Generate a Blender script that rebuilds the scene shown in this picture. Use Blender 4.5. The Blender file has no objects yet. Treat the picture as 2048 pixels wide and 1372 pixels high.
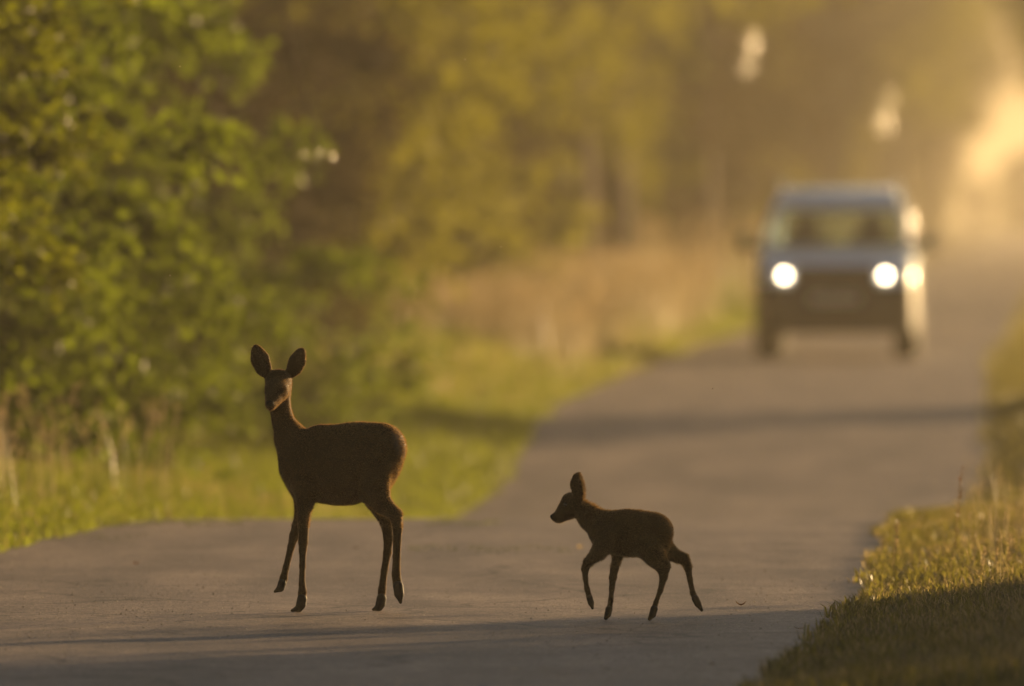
import bpy, math, random
import numpy as np
from mathutils import Vector, Matrix
random.seed(7)
rng = np.random.default_rng(11)
S = bpy.context.scene
COL = S.collection
R = math.radians

# ------------------------------------------------------------------ camera
F_PX = 22756.0                      # 400 mm lens on a 36 mm frame, 2048 px wide
CAM_Z = 1.55
cam_d = bpy.data.cameras.new('camera')
cam = bpy.data.objects.new('camera', cam_d)
COL.objects.link(cam)
cam_d.lens = 400.0
cam_d.sensor_width = 36.0
cam_d.clip_start = 0.5
cam_d.clip_end = 6000.0
cam.location = (0, 0, CAM_Z)
cam.rotation_euler = (R(90) - math.atan(268.0 / F_PX), 0, 0)
cam_d.dof.use_dof = True
cam_d.dof.focus_distance = 43.3
cam_d.dof.aperture_fstop = 2.8
S.camera = cam

# ------------------------------------------------------------------ light
SUN_AZ, SUN_EL = 42.0, 8.5          # degrees right of the view axis, above the horizon
world = bpy.data.worlds.new('World')
S.world = world
world.use_nodes = True
wn = world.node_tree
for n in list(wn.nodes):
    wn.nodes.remove(n)
w_out = wn.nodes.new('ShaderNodeOutputWorld')
w_bg = wn.nodes.new('ShaderNodeBackground')
w_sky = wn.nodes.new('ShaderNodeTexSky')
w_sky.sky_type = 'NISHITA'
w_sky.sun_disc = False
w_sky.sun_elevation = R(SUN_EL)
w_sky.sun_rotation = R(SUN_AZ)
w_sky.air_density = 1.0
w_sky.dust_density = 3.0
w_bg.inputs['Strength'].default_value = 0.038
wn.links.new(w_sky.outputs[0], w_bg.inputs[0])
wn.links.new(w_bg.outputs[0], w_out.inputs[0])

SUNV = Vector((math.cos(R(SUN_EL)) * math.sin(R(SUN_AZ)), math.cos(R(SUN_EL)) * math.cos(R(SUN_AZ)), math.sin(R(SUN_EL))))
sun_d = bpy.data.lights.new('sun', 'SUN')
sun_d.energy = 5.0
sun_d.angle = R(0.5)
sun_d.color = (1.0, 0.66, 0.31)
sun = bpy.data.objects.new('sun', sun_d)
sun.rotation_euler = SUNV.to_track_quat('Z', 'Y').to_euler()
sun.location = (30, 60, 30)
COL.objects.link(sun)

S.view_settings.view_transform = 'Standard'
S.view_settings.look = 'None'
S.view_settings.gamma = 1.0
S.view_settings.use_curve_mapping = False
S.view_settings.exposure = 1.22
S.render.engine = 'CYCLES'
S.cycles.use_denoising = True
S.cycles.max_bounces = 6
S.cycles.diffuse_bounces = 3
S.cycles.glossy_bounces = 3
S.cycles.transmission_bounces = 6
S.cycles.transparent_max_bounces = 8
S.cycles.volume_bounces = 1
S.cycles.sample_clamp_indirect = 6.0
S.cycles.caustics_reflective = False
S.cycles.caustics_refractive = False

# ------------------------------------------------------------------ helpers
def tag(o, label=None, cat=None, group=None, kind=None):
    if label: o['label'] = label
    if cat: o['category'] = cat
    if group: o['group'] = group
    if kind: o['kind'] = kind
    return o

def link(name, me, mat=None, parent=None, smooth=False):
    o = bpy.data.objects.new(name, me)
    COL.objects.link(o)
    if mat is not None:
        me.materials.append(mat)
    if parent is not None:
        o.parent = parent
    if smooth:
        me.polygons.foreach_set('use_smooth', np.ones(len(me.polygons), dtype=bool))
    return o

def empty(name, loc=(0, 0, 0), rz=0.0):
    o = bpy.data.objects.new(name, None)
    o.empty_display_size = 0.2
    COL.objects.link(o)
    o.location = loc
    o.rotation_euler = (0, 0, rz)
    return o

def np_mesh(name, V, Fc):
    """V (n,3), Fc (m,k) with one k for every face"""
    V = np.asarray(V, dtype=np.float32); Fc = np.asarray(Fc, dtype=np.int32)
    me = bpy.data.meshes.new(name)
    me.vertices.add(len(V)); me.vertices.foreach_set('co', V.ravel())
    k = Fc.shape[1]
    me.loops.add(Fc.size); me.loops.foreach_set('vertex_index', Fc.ravel())
    me.polygons.add(len(Fc))
    me.polygons.foreach_set('loop_start', np.arange(0, Fc.size, k, dtype=np.int32))
    me.polygons.foreach_set('loop_total', np.full(len(Fc), k, dtype=np.int32))
    me.update(calc_edges=True)
    return me

class MB:
    """collects simple solids into one mesh"""
    def __init__(self): self.v = []; self.f = []
    def add(self, vs, fs):
        b = len(self.v)
        self.v += [tuple(p) for p in vs]
        self.f += [tuple(i + b for i in q) for q in fs]
        return self
    def box(self, c, s, rot=None):
        P = [Vector((x * s[0] / 2, y * s[1] / 2, z * s[2] / 2)) for x in (-1, 1) for y in (-1, 1) for z in (-1, 1)]
        if rot is not None: P = [rot @ p for p in P]
        P = [p + Vector(c) for p in P]
        return self.add(P, [(0, 1, 3, 2), (4, 6, 7, 5), (0, 4, 5, 1), (2, 3, 7, 6), (0, 2, 6, 4), (1, 5, 7, 3)])
    def tube(self, pts, rad, n=8, cap=True):
        pts = [Vector(p) for p in pts]
        if not hasattr(rad, '__len__'): rad = [rad] * len(pts)
        V = []; Fs = []
        for i, p in enumerate(pts):
            t = (pts[min(i + 1, len(pts) - 1)] - pts[max(i - 1, 0)]).normalized()
            a = t.orthogonal().normalized() if i == 0 else (a - a.dot(t) * t).normalized()
            b = t.cross(a)
            for k in range(n):
                th = 2 * math.pi * k / n
                V.append(p + (a * math.cos(th) + b * math.sin(th)) * rad[i])
        for i in range(len(pts) - 1):
            for k in range(n):
                k2 = (k + 1) % n
                Fs.append((i * n + k, i * n + k2, (i + 1) * n + k2, (i + 1) * n + k))
        if cap:
            Fs.append(tuple(reversed(range(n))))
            Fs.append(tuple((len(pts) - 1) * n + k for k in range(n)))
        return self.add(V, Fs)
    def sphere(self, c, r, n=12, m=8, sc=(1, 1, 1)):
        V = [(c[0], c[1], c[2] + r * sc[2])]; Fs = []
        for j in range(1, m):
            ph = math.pi * j / m
            for k in range(n):
                th = 2 * math.pi * k / n
                V.append((c[0] + r * sc[0] * math.sin(ph) * math.cos(th), c[1] + r * sc[1] * math.sin(ph) * math.sin(th), c[2] + r * sc[2] * math.cos(ph)))
        V.append((c[0], c[1], c[2] - r * sc[2]))
        for k in range(n):
            Fs.append((0, 1 + k, 1 + (k + 1) % n))
            for j in range(m - 2):
                a = 1 + j * n
                Fs.append((a + k, a + n + k, a + n + (k + 1) % n, a + (k + 1) % n))
            a = 1 + (m - 2) * n
            Fs.append((a + (k + 1) % n, a + k, len(V) - 1))
        return self.add(V, Fs)
    def quad(self, a, b, c, d, th=0.0):
        """a slab between four corners with thickness th along its normal"""
        a, b, c, d = map(Vector, (a, b, c, d))
        nrm = (b - a).cross(d - a).normalized() * th
        return self.add([a, b, c, d, a - nrm, b - nrm, c - nrm, d - nrm],
                        [(0, 1, 2, 3), (7, 6, 5, 4), (0, 4, 5, 1), (1, 5, 6, 2), (2, 6, 7, 3), (3, 7, 4, 0)])
    def build(self, name, mat, parent=None, smooth=False, bevel=0.0):
        me = bpy.data.meshes.new(name)
        me.from_pydata(self.v, [], self.f)
        me.update()
        o = link(name, me, mat, parent, smooth)
        if bevel:
            md = o.modifiers.new('bevel', 'BEVEL'); md.width = bevel; md.segments = 2; md.limit_method = 'ANGLE'
        return o

def new_mat(name):
    m = bpy.data.materials.new(name); m.use_nodes = True
    nt = m.node_tree
    for n in list(nt.nodes): nt.nodes.remove(n)
    out = nt.nodes.new('ShaderNodeOutputMaterial')
    return m, nt, out

def principled(name, color, rough=0.6, metal=0.0, spec=0.5, noise=None, bump=None, coat=0.0, emis=None, emis_s=0.0, var=0.35):
    m, nt, out = new_mat(name)
    p = nt.nodes.new('ShaderNodeBsdfPrincipled')
    nt.links.new(p.outputs[0], out.inputs[0])
    p.inputs['Base Color'].default_value = (*color, 1)
    p.inputs['Roughness'].default_value = rough
    p.inputs['Metallic'].default_value = metal
    p.inputs['Specular IOR Level'].default_value = spec
    p.inputs['Coat Weight'].default_value = coat
    p.inputs['Coat Roughness'].default_value = 0.04
    if emis:
        p.inputs['Emission Color'].default_value = (*emis, 1); p.inputs['Emission Strength'].default_value = emis_s
    tc = nt.nodes.new('ShaderNodeTexCoord')
    if noise:
        nz = nt.nodes.new('ShaderNodeTexNoise'); nz.inputs['Scale'].default_value = noise; nz.inputs['Detail'].default_value = 5
        nt.links.new(tc.outputs['Object'], nz.inputs['Vector'])
        rp = nt.nodes.new('ShaderNodeValToRGB')
        rp.color_ramp.elements[0].position = 0.3; rp.color_ramp.elements[1].position = 0.7
        rp.color_ramp.elements[0].color = (*[c * (1 - var) for c in color], 1)
        rp.color_ramp.elements[1].color = (*[c * (1 + var) for c in color], 1)
        nt.links.new(nz.outputs[0], rp.inputs[0]); nt.links.new(rp.outputs[0], p.inputs['Base Color'])
    if bump:
        nb = nt.nodes.new('ShaderNodeTexNoise'); nb.inputs['Scale'].default_value = bump[0]; nb.inputs['Detail'].default_value = 6
        nt.links.new(tc.outputs['Object'], nb.inputs['Vector'])
        bp = nt.nodes.new('ShaderNodeBump'); bp.inputs['Strength'].default_value = bump[1]; bp.inputs['Distance'].default_value = bump[2]
        nt.links.new(nb.outputs[0], bp.inputs['Height']); nt.links.new(bp.outputs[0], p.inputs['Normal'])
    return m

def leaf_mat(name, dark, light, trans, gloss=0.06, rough=0.35, tw=0.5):
    """thin leaf: diffuse + translucent + a little gloss, colour varied leaf by leaf"""
    m, nt, out = new_mat(name)
    geo = nt.nodes.new('ShaderNodeNewGeometry')
    rp = nt.nodes.new('ShaderNodeValToRGB')
    rp.color_ramp.elements[0].color = (*dark, 1); rp.color_ramp.elements[1].color = (*light, 1)
    nt.links.new(geo.outputs['Random Per Island'], rp.inputs[0])
    rt = nt.nodes.new('ShaderNodeValToRGB')
    rt.color_ramp.elements[0].color = (*[c * 0.3 for c in trans], 1); rt.color_ramp.elements[1].color = (*trans, 1)
    nt.links.new(geo.outputs['Random Per Island'], rt.inputs[0])
    d = nt.nodes.new('ShaderNodeBsdfDiffuse'); t = nt.nodes.new('ShaderNodeBsdfTranslucent')
    g = nt.nodes.new('ShaderNodeBsdfGlossy'); g.inputs['Roughness'].default_value = rough
    g.inputs['Color'].default_value = (1, 1, 1, 1)
    m1 = nt.nodes.new('ShaderNodeMixShader'); m1.inputs[0].default_value = tw
    m2 = nt.nodes.new('ShaderNodeMixShader'); m2.inputs[0].default_value = gloss
    nt.links.new(rp.outputs[0], d.inputs[0]); nt.links.new(rt.outputs[0], t.inputs[0])
    nt.links.new(d.outputs[0], m1.inputs[1]); nt.links.new(t.outputs[0], m1.inputs[2])
    nt.links.new(m1.outputs[0], m2.inputs[1]); nt.links.new(g.outputs[0], m2.inputs[2])
    nt.links.new(m2.outputs[0], out.inputs[0])
    return m

# ------------------------------------------------------------------ the lie of the land
ROAD_SLOPE = 0.05
def xc(Y): return -2.6 + ROAD_SLOPE * np.asarray(Y, dtype=float)          # road centre line
_PY = [-50, 44, 54, 58, 62, 67, 72, 76, 80, 85, 90, 96, 120, 3000]
_PZ = [0.0, 0.0, 0.01, -0.03, -0.16, -0.33, -0.42, -0.36, -0.23, -0.09, -0.01, 0.0, 0.0, 0.0]
_yy = np.arange(-50, 3001, 0.5)
_zz = np.interp(_yy, _PY, _PZ)
_k = np.hanning(9); _k /= _k.sum()
_zz = np.convolve(np.pad(_zz, 4, mode='edge'), _k, mode='valid')
def zr(Y): return np.interp(Y, _yy, _zz)
_LY = [0, 40, 52, 57.5, 62, 72, 80, 90, 117, 3000]
_LE = [2.35, 2.35, 2.3, 2.2, 1.75, 1.35, 1.42, 1.6, 1.72, 1.72]
_RY = [0, 37, 44, 50, 57, 68, 80, 90, 117, 3000]
_RE = [1.6, 1.62, 1.82, 1.80, 1.72, 1.8, 1.95, 1.9, 1.68, 1.68]
_wn = np.random.default_rng(17).random(997) - .5
def wob(Y, p):
    def v(q):
        q = np.asarray(q, dtype=float) % 990; i = q.astype(int); f = q - i
        return _wn[i] * (1 - f) + _wn[i + 1] * f
    return .10 * v(Y * 1.1 + 90 * p) + .07 * v(Y * 3.7 + 40 * p) + .05 * v(Y * 9 + 20 * p)
def eL(Y): return np.interp(Y, _LY, _LE) + wob(np.asarray(Y, dtype=float), 1.0)
def eR(Y): return np.interp(Y, _RY, _RE) + wob(np.asarray(Y, dtype=float), 4.0)
def sstep(a, b, x):
    t = np.clip((x - a) / (b - a), 0, 1); return t * t * (3 - 2 * t)
def gz(u, Y):
    """ground height beside and under the road; u is metres right of the centre line"""
    u = np.asarray(u, dtype=float); Y = np.asarray(Y, dtype=float)
    z = zr(Y) - 0.005
    dl = -u - eL(Y); dr = u - eR(Y)
    z = z + np.where(dl > 0, 0.03 * sstep(0, 0.3, dl) + 0.10 * sstep(0.3, 2.5, dl), 0)
    bump = 0.02 * np.exp(-((Y - 50.0) / 6.5) ** 2)
    z = z + np.where(dr > 0, 0.02 * sstep(0, 0.25, dr) + (0.01 + bump) * sstep(0.1, 1.6, dr), 0)
    far = np.maximum(dl, dr)
    z = z + np.where(far > 0.2, 0.007 * np.sin(u * 2.3 + Y * 0.7) * np.sin(Y * 1.3) * sstep(0.2, 1.0, far), 0)
    return z
def at(px, py, D):
    """the point that a photo pixel sees at distance D, as a plain helper for measuring"""
    s = F_PX / D
    return Vector(((px - 1024) / s, D, CAM_Z - (py - 418) / s))

# ------------------------------------------------------------------ setting materials
def asphalt():
    m, nt, out = new_mat('asphalt')
    p = nt.nodes.new('ShaderNodeBsdfPrincipled'); nt.links.new(p.outputs[0], out.inputs[0])
    tc = nt.nodes.new('ShaderNodeTexCoord')
    def noise(scale, det, mapsc=None):
        n = nt.nodes.new('ShaderNodeTexNoise'); n.inputs['Scale'].default_value = scale; n.inputs['Detail'].default_value = det
        if mapsc:
            mp = nt.nodes.new('ShaderNodeMapping'); mp.inputs['Scale'].default_value = mapsc
            nt.links.new(tc.outputs['Object'], mp.inputs[0]); nt.links.new(mp.outputs[0], n.inputs['Vector'])
        else: nt.links.new(tc.outputs['Object'], n.inputs['Vector'])
        return n
    a = noise(1.1, 5); b = noise(90, 3); c = noise(1.0, 6, (2.2, 0.35, 1)); e = noise(14, 4)
    def ramp(n, c0, c1, p0=0.3, p1=0.7):
        r = nt.nodes.new('ShaderNodeValToRGB'); r.color_ramp.elements[0].position = p0; r.color_ramp.elements[1].position = p1
        r.color_ramp.elements[0].color = (*c0, 1); r.color_ramp.elements[1].color = (*c1, 1); nt.links.new(n.outputs[0], r.inputs[0]); return r
    r1 = ramp(a, (.155, .120, .098), (.252, .197, .160)); r2 = ramp(b, (.4, .4, .4), (1.6, 1.56, 1.5), .35, .68); r3 = ramp(c, (.62, .62, .62), (1.3, 1.3, 1.3))
    r4 = ramp(e, (.68, .68, .68), (1.25, 1.22, 1.2))
    def mul(x, y):
        q = nt.nodes.new('ShaderNodeMix'); q.data_type = 'RGBA'; q.blend_type = 'MULTIPLY'; q.inputs[0].default_value = 1
        nt.links.new(x.outputs[0] if not hasattr(x, 'data_type') else x.outputs[2], q.inputs[6]); nt.links.new(y.outputs[0], q.inputs[7]); return q
    q = mul(mul(mul(r1, r2), r3), r4)
    vo = nt.nodes.new('ShaderNodeTexVoronoi'); vo.feature = 'DISTANCE_TO_EDGE'; vo.inputs['Scale'].default_value = .55
    wv = nt.nodes.new('ShaderNodeVectorMath'); wv.operation = 'MULTIPLY_ADD'; wv.inputs[1].default_value = (.5, .5, .5)
    nt.links.new(noise(2.2, 6).outputs['Color'], wv.inputs[0]); nt.links.new(tc.outputs['Object'], wv.inputs[2]); nt.links.new(wv.outputs[0], vo.inputs['Vector'])
    cr = nt.nodes.new('ShaderNodeValToRGB'); cr.color_ramp.elements[0].position = .002; cr.color_ramp.elements[1].position = .014
    cr.color_ramp.elements[0].color = (.35, .33, .3, 1); cr.color_ramp.elements[1].color = (1, 1, 1, 1)
    nt.links.new(vo.outputs['Distance'], cr.inputs[0]); q = mul(q, cr)
    nt.links.new(q.outputs[2], p.inputs['Base Color'])
    p.inputs['Roughness'].default_value = 0.55
    p.inputs['Specular IOR Level'].default_value = 0.5
    bp = nt.nodes.new('ShaderNodeBump'); bp.inputs['Strength'].default_value = 0.9; bp.inputs['Distance'].default_value = 0.006
    ad = nt.nodes.new('ShaderNodeMath'); ad.operation = 'ADD'
    nt.links.new(b.outputs[0], ad.inputs[0]); nt.links.new(e.outputs[0], ad.inputs[1])
    nt.links.new(ad.outputs[0], bp.inputs['Height']); nt.links.new(bp.outputs[0], p.inputs['Normal'])
    return m
M_ROAD = asphalt()
M_SOIL = principled('verge_soil', (.055, .048, .022), 0.95, spec=0.1, noise=3.0, bump=(25, .6, .02))
M_BARK = principled('bark', (.075, .055, .038), 0.9, spec=0.15, noise=9, bump=(30, .8, .01))
M_TWIG = principled('twig_bark', (.085, .062, .035), 0.8, spec=0.2, noise=20)
M_LEAF_A = leaf_mat('leaf_hedge', (.024, .034, .005), (.05, .06, .007), (.23, .26, .006), gloss=.025, rough=.45)
M_LEAF_B = leaf_mat('leaf_olive', (.045, .048, .008), (.09, .08, .012), (.34, .335, .010), gloss=.02, rough=.5)
M_LEAF_C = leaf_mat('leaf_dark', (.014, .013, .005), (.03, .026, .008), (.055, .04, .008), gloss=.012, rough=.5)
M_LEAF_G = leaf_mat('leaf_fresh', (.035, .060, .006), (.065, .10, .012), (.23, .30, .010), gloss=.018, rough=.45)
M_GRASS = leaf_mat('grass_blade', (.05, .065, .010), (.11, .11, .018), (.37, .43, .03), gloss=.04, rough=.4)
M_GRASS_GOLD = leaf_mat('bank_blade', (.07, .065, .012), (.14, .12, .025), (.36, .33, .05), gloss=.05, rough=.35)
M_GRASS_DRY = leaf_mat('dry_grass', (.14, .115, .05), (.27, .23, .12), (.72, .56, .22), gloss=.06, rough=.4)
M_GLINT = leaf_mat('glint_leaf', (.12, .12, .05), (.2, .18, .09), (.4, .36, .15), gloss=.35, rough=.4)  # high gloss so the angled leaf clusters throw sun glints
M_STALK = leaf_mat('pale_stalk', (.20, .17, .10), (.32, .27, .17), (.50, .42, .24), gloss=.06, rough=.4)
M_SEED = leaf_mat('seed_head', (.20, .16, .09), (.34, .28, .17), (.65, .50, .27), gloss=.04, rough=.5)

# ------------------------------------------------------------------ ground and road
def strip(name, ulist, Ylist, zf, mat, label):
    Y, U = np.meshgrid(Ylist, np.linspace(0, 1, len(ulist)), indexing='ij')
    Uv = np.zeros_like(Y)
    for j, f in enumerate(ulist): Uv[:, j] = f(Ylist) if callable(f) else f
    X = xc(Y) + Uv; Z = zf(Uv, Y)
    n, k = Y.shape
    V = np.stack([X, Y, Z], -1).reshape(-1, 3)
    i = np.arange(n - 1)[:, None] * k + np.arange(k - 1)[None]
    Fc = np.stack([i, i + 1, i + k + 1, i + k], -1).reshape(-1, 4)
    return tag(link(name, np_mesh(name, V, Fc), mat, smooth=True), label, kind='structure')
Yg = np.concatenate([np.arange(-30, 30, 5), np.arange(30, 130, 0.25), np.arange(130, 300, 4), np.arange(300, 1500, 60), [1500.0]])
ug = [-700, -300, -120, -60, -30, -15, -9, -6.5, -5.2] + list(np.arange(-4.6, -1.2, 0.2)) + [0.0] + list(np.arange(1.4, 4.2, 0.15)) + [5, 6.5, 9, 15, 30, 60, 120, 300, 700]
strip('ground', ug, Yg, gz, M_SOIL, 'brown soil of the verges under the grass and trees')
Yr = np.concatenate([np.arange(-28, 30, 4), np.arange(30, 130, 0.2), np.arange(130, 300, 4), np.arange(300, 1440, 60)])
ur = [lambda Y: -eL(Y)] + list(np.linspace(-1.2, 1.2, 7)) + [lambda Y: eR(Y)]
strip('road', ur, Yr, lambda u, Y: zr(Y) + 0.004 - 0.004 * (np.abs(u) / 1.7) ** 2 + 0.004, M_ROAD, 'narrow grey asphalt lane running away towards the car')

# ------------------------------------------------------------------ foliage
def leaf_mesh(P, N_dir, size, aspect=0.5, fold=0.25, name='foliage'):
    """one folded diamond leaf per point: P (n,3), N_dir (n,3) axis of the leaf, size (n,)"""
    n = len(P)
    a = N_dir / np.linalg.norm(N_dir, axis=1, keepdims=True)
    r = rng.normal(size=(n, 3)); b = np.cross(a, r); b /= np.linalg.norm(b, axis=1, keepdims=True) + 1e-9
    c = np.cross(a, b)
    s = size[:, None]
    V = np.empty((n, 4, 3))
    V[:, 0] = P
    V[:, 1] = P + a * s * .45 + b * s * aspect * .5 + c * s * fold * .4
    V[:, 2] = P + a * s - c * s * fold * .5
    V[:, 3] = P + a * s * .5 - b * s * aspect * .5 + c * s * fold * .4
    Fc = np.arange(n * 4).reshape(n, 4)
    return np_mesh(name, V.reshape(-1, 3), Fc)

def bush_data(seed, height, radius, n_clump, per_clump, leaf, clump_r, low=0.02, shape='bush', droop=0.3):
    """leaves gathered on twigs in clumps through the crown, with gaps between; stems reach the clumps"""
    g = np.random.default_rng(seed)
    cs = []
    while len(cs) < n_clump:
        p = g.uniform(-1, 1, 3)
        if p[0] ** 2 + p[1] ** 2 > 1: continue
        t = (p[2] + 1) / 2
        prof = (0.55 + 0.9 * t) * (1 - t ** 4) ** 0.5 if shape == 'bush' else (0.35 + 1.25 * t) * (1 - t ** 3) ** 0.5
        rr = math.hypot(p[0], p[1])
        if rr < 0.35 and g.random() < 0.6: continue
        cs.append((p[0] * radius * prof, p[1] * radius * prof, low * height + t * (1 - low) * height))
    cs = np.array(cs)
    tw = 14
    C = np.repeat(cs, tw, 0)
    cr = np.repeat(clump_r * g.uniform(.6, 1.35, len(cs)), tw)
    d = g.normal(size=(len(C), 3)); d /= np.linalg.norm(d, axis=1, keepdims=True)
    d[:, 2] = d[:, 2] * 0.7 + 0.15
    k = max(1, per_clump // tw)
    T = np.repeat(C, k, 0); Dd = np.repeat(d, k, 0); cr2 = np.repeat(cr, k)
    t = g.uniform(.15, 1.0, len(T)) ** .8
    P = T + Dd * (cr2 * t)[:, None] + g.normal(size=T.shape) * leaf * .45
    P[:, 2] -= droop * (t ** 2) * cr2
    A = Dd + g.normal(size=T.shape) * .8; A[:, 2] -= .25
    keep = P[:, 2] > 0.02
    sz = leaf * g.uniform(.6, 1.25, len(P))
    return cs, P[keep], A[keep], sz[keep]

def make_bush(name, seed, height, radius, n_clump, per_clump, leaf, clump_r, mat, shape='bush', low=.02, aspect=.5, trunk_r=.05, n_trunk=5, bark=None):
    root = empty(name)
    cs, P, A, sz = bush_data(seed, height, radius, n_clump, per_clump, leaf, clump_r, low, shape)
    fo = link('foliage', leaf_mesh(P, A, sz, aspect), mat, root)
    fo['kind'] = 'stuff'
    g = random.Random(seed)
    tr = MB(); ends = []
    for i in range(n_trunk):
        a = 2 * math.pi * i / n_trunk + g.uniform(-.4, .4)
        sp = radius * (.45 if n_trunk > 1 else .05)
        pts = []
        for j in range(6):
            t = j / 5
            pts.append((math.cos(a) * sp * t ** 1.3 + g.uniform(-.04, .04) * height * .3 * t, math.sin(a) * sp * t ** 1.3 + g.uniform(-.04, .04) * height * .3 * t, -.05 + height * .82 * t))
        tr.tube(pts, [trunk_r * (1 - .8 * j / 5) for j in range(6)], 7)
        ends += pts[1:]
    tr_ = tr.build('trunk' if n_trunk == 1 else 'stems', bark or M_BARK, root, smooth=True)
    if n_trunk > 1: tr_['kind'] = 'stuff'
    br = MB()
    for c in cs[::2]:
        e = min(ends, key=lambda q: (q[0] - c[0]) ** 2 + (q[1] - c[1]) ** 2 + 3 * (q[2] - c[2] + .3) ** 2)
        m = [(e[0] + c[0]) / 2 + g.uniform(-.05, .05), (e[1] + c[1]) / 2 + g.uniform(-.05, .05), (e[2] + c[2]) / 2 + .04]
        br.tube([e, m, c], [trunk_r * .3, trunk_r * .2, trunk_r * .08], 4, cap=False)
    br.build('branches', M_TWIG, root)['kind'] = 'stuff'
    root.hide_render = False
    return root

def copy_tree(o, loc, rz, sc=1.0, parent=None):
    c = o.copy(); COL.objects.link(c); c.parent = parent
    if parent is None:
        c.location = loc; c.rotation_euler = (0, 0, rz); c.scale = (sc, sc, sc) if not hasattr(sc, '__len__') else sc
    for ch in list(o.children):
        copy_tree(ch, None, 0, 1, c)
    return c
used = set()
def place(proto, u, Y, rz, sc, label, cat, group=None):
    x = float(xc(Y)) + u; z = float(gz(u, Y)) - .02
    if proto.name not in used:
        o = proto; used.add(proto.name)
        o.location = (x, Y, z); o.rotation_euler = (0, 0, rz); o.scale = (sc, sc, sc) if not hasattr(sc, '__len__') else sc
    else:
        o = copy_tree(proto, (x, Y, z), rz, sc)
    tag(o, label, cat, group)
    return o

shrub_a = make_bush('hazel_bush', 3, 3.8, 1.5, 64, 300, .070, .25, M_LEAF_A, trunk_r=.03, n_trunk=7)
shrub_b = make_bush('bramble_bush', 5, 3.6, 1.5, 58, 250, .088, .30, M_LEAF_G, trunk_r=.025, n_trunk=6, aspect=.55)
shrub_c = make_bush('broad_leaved_shrub', 9, 5.0, 1.8, 110, 200, .10, .45, M_LEAF_B, trunk_r=.05, n_trunk=5)
tree_d = make_bush('oak_tree', 14, 9.5, 3.4, 170, 170, .19, .85, M_LEAF_C, shape='tree', low=.10, trunk_r=.24, n_trunk=1)
tree_e = make_bush('birch_tree', 21, 9.0, 2.6, 150, 150, .17, .75, M_LEAF_B, shape='bush', low=.06, trunk_r=.16, n_trunk=1)
yew = make_bush('yew_tree', 44, 6.2, 1.75, 150, 200, .10, .45, M_LEAF_C, trunk_r=.12, n_trunk=1)
tree_g = make_bush('high_crowned_tree', 51, 10.5, 2.9, 130, 150, .17, .8, M_LEAF_B, shape='bush', low=.42, trunk_r=.30, n_trunk=1)
low_f = make_bush('low_bush', 33, 1.5, .85, 50, 180, .06, .25, M_LEAF_G, trunk_r=.012, n_trunk=6)

# the row along the left verge
place(shrub_a, -4.15, 56.5, 0.4, 1.0, 'leafy green bush at the left edge of the photo, closest and sharpest of the hedge', 'bush')
place(shrub_a, -4.0, 61.5, 2.3, (1.0, 1.0, .95), 'second leafy bush from the left edge, its leaves touching the nearest bush', 'bush')
place(shrub_b, -4.1, 66.5, 1.2, 1.05, 'fresh green bush directly behind the ears of the doe', 'bush')
place(shrub_b, -4.3, 72.5, 4.0, 1.0, 'softly blurred green bush just left of the dark gap in the hedge', 'bush')
place(low_f, -2.95, 68.5, 0.3, 1.0, 'low green bush growing in the verge grass behind the neck of the doe', 'bush')
place(low_f, -2.75, 77.5, 2.0, 1.0, 'low green bush in the verge grass right of the head of the doe', 'bush')
place(shrub_b, -4.35, 80.5, 5.2, 1.1, 'blurred green bush at the left foot of the dark yew', 'bush')
place(yew, -4.9, 99.0, 1.0, 1.0, 'dark brown yew standing as a tall dark gap between the green and the golden foliage', 'tree')
place(yew, -6.2, 90.0, 3.0, .95, 'second dark yew half hidden behind the green bushes', 'tree')
for (u, Y, rz, sc, lab) in [
    (-5.0, 108, 3.0, 1.15, 'yellow olive shrub just right of the dark yew'),
    (-5.0, 116, 5.0, 1.2, 'second yellow olive shrub right of the dark yew'),
    (-5.0, 125, .6, 1.2, 'yellow olive shrub rising behind the pale tall grass in the middle'),
    (-5.0, 139, 2.6, 1.2, 'narrow strip of olive shrub between two dark trunks'),
    (-5.0, 154, 1.6, 1.3, 'olive shrub right of the second dark trunk'),
    (-5.1, 164, 3.6, 1.3, 'last olive shrub before the brown trees left of the car')]:
    place(shrub_c, u, Y, rz, sc, lab, 'shrub')
place(yew, -5.0, 133, 2.0, 1.05, 'dark yew between olive shrubs in the middle of the hedge', 'tree')
place(yew, -5.0, 147, 4.0, 1.05, 'dark yew right of the middle of the hedge, behind the slim trunks', 'tree')
place(yew, -4.9, 175, 5.0, 1.2, 'dark yew close left of the car', 'tree')
place(yew, -4.9, 184, .5, 1.2, 'dark yew behind the one close left of the car', 'tree')
for (u, Y, rz, sc, lab) in [
    (-3.75, 142, 1.0, 1.0, 'slim dark tree trunk rising left of the middle from pale dry grass'),
    (-3.65, 152, 2.0, 1.0, 'second slim dark trunk close beside the first one'),
    (-3.3, 176, 3.0, 1.1, 'dark tree trunk standing between dry grass and the car'),
    (-3.3, 312, 5.0, 1.0, 'tree leaning from the left over the lane above the roof of the car'),
    (-3.1, 362, 1.4, 1.0, 'tree with a ragged hazy crown reaching out above the right side of the car'),
    (-2.8, 424, 4.4, 1.0, 'palest leaning tree, its crown edge against the bright sky at the right edge')]:
    place(tree_g, u, Y, rz, sc, lab, 'tree')
far_row = 'hazy trees along the left side of the lane'
gap_lab = 'hazy brown tree in the blurred row left of and behind the car'
for i, (Y, u) in enumerate([(196, -5.4), (208, -5.0), (230, -5.2), (254, -5.4), (280, -5.2), (308, -5.4), (340, -5.4), (376, -5.2), (415, -5.4), (460, -5.6), (510, -5.4), (570, -5.5)]):
    place([tree_d, tree_d, tree_e][i % 3], u, Y, i * 1.7, 1.0 + .08 * math.sin(i * 2.1), gap_lab, 'tree', far_row)
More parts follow.
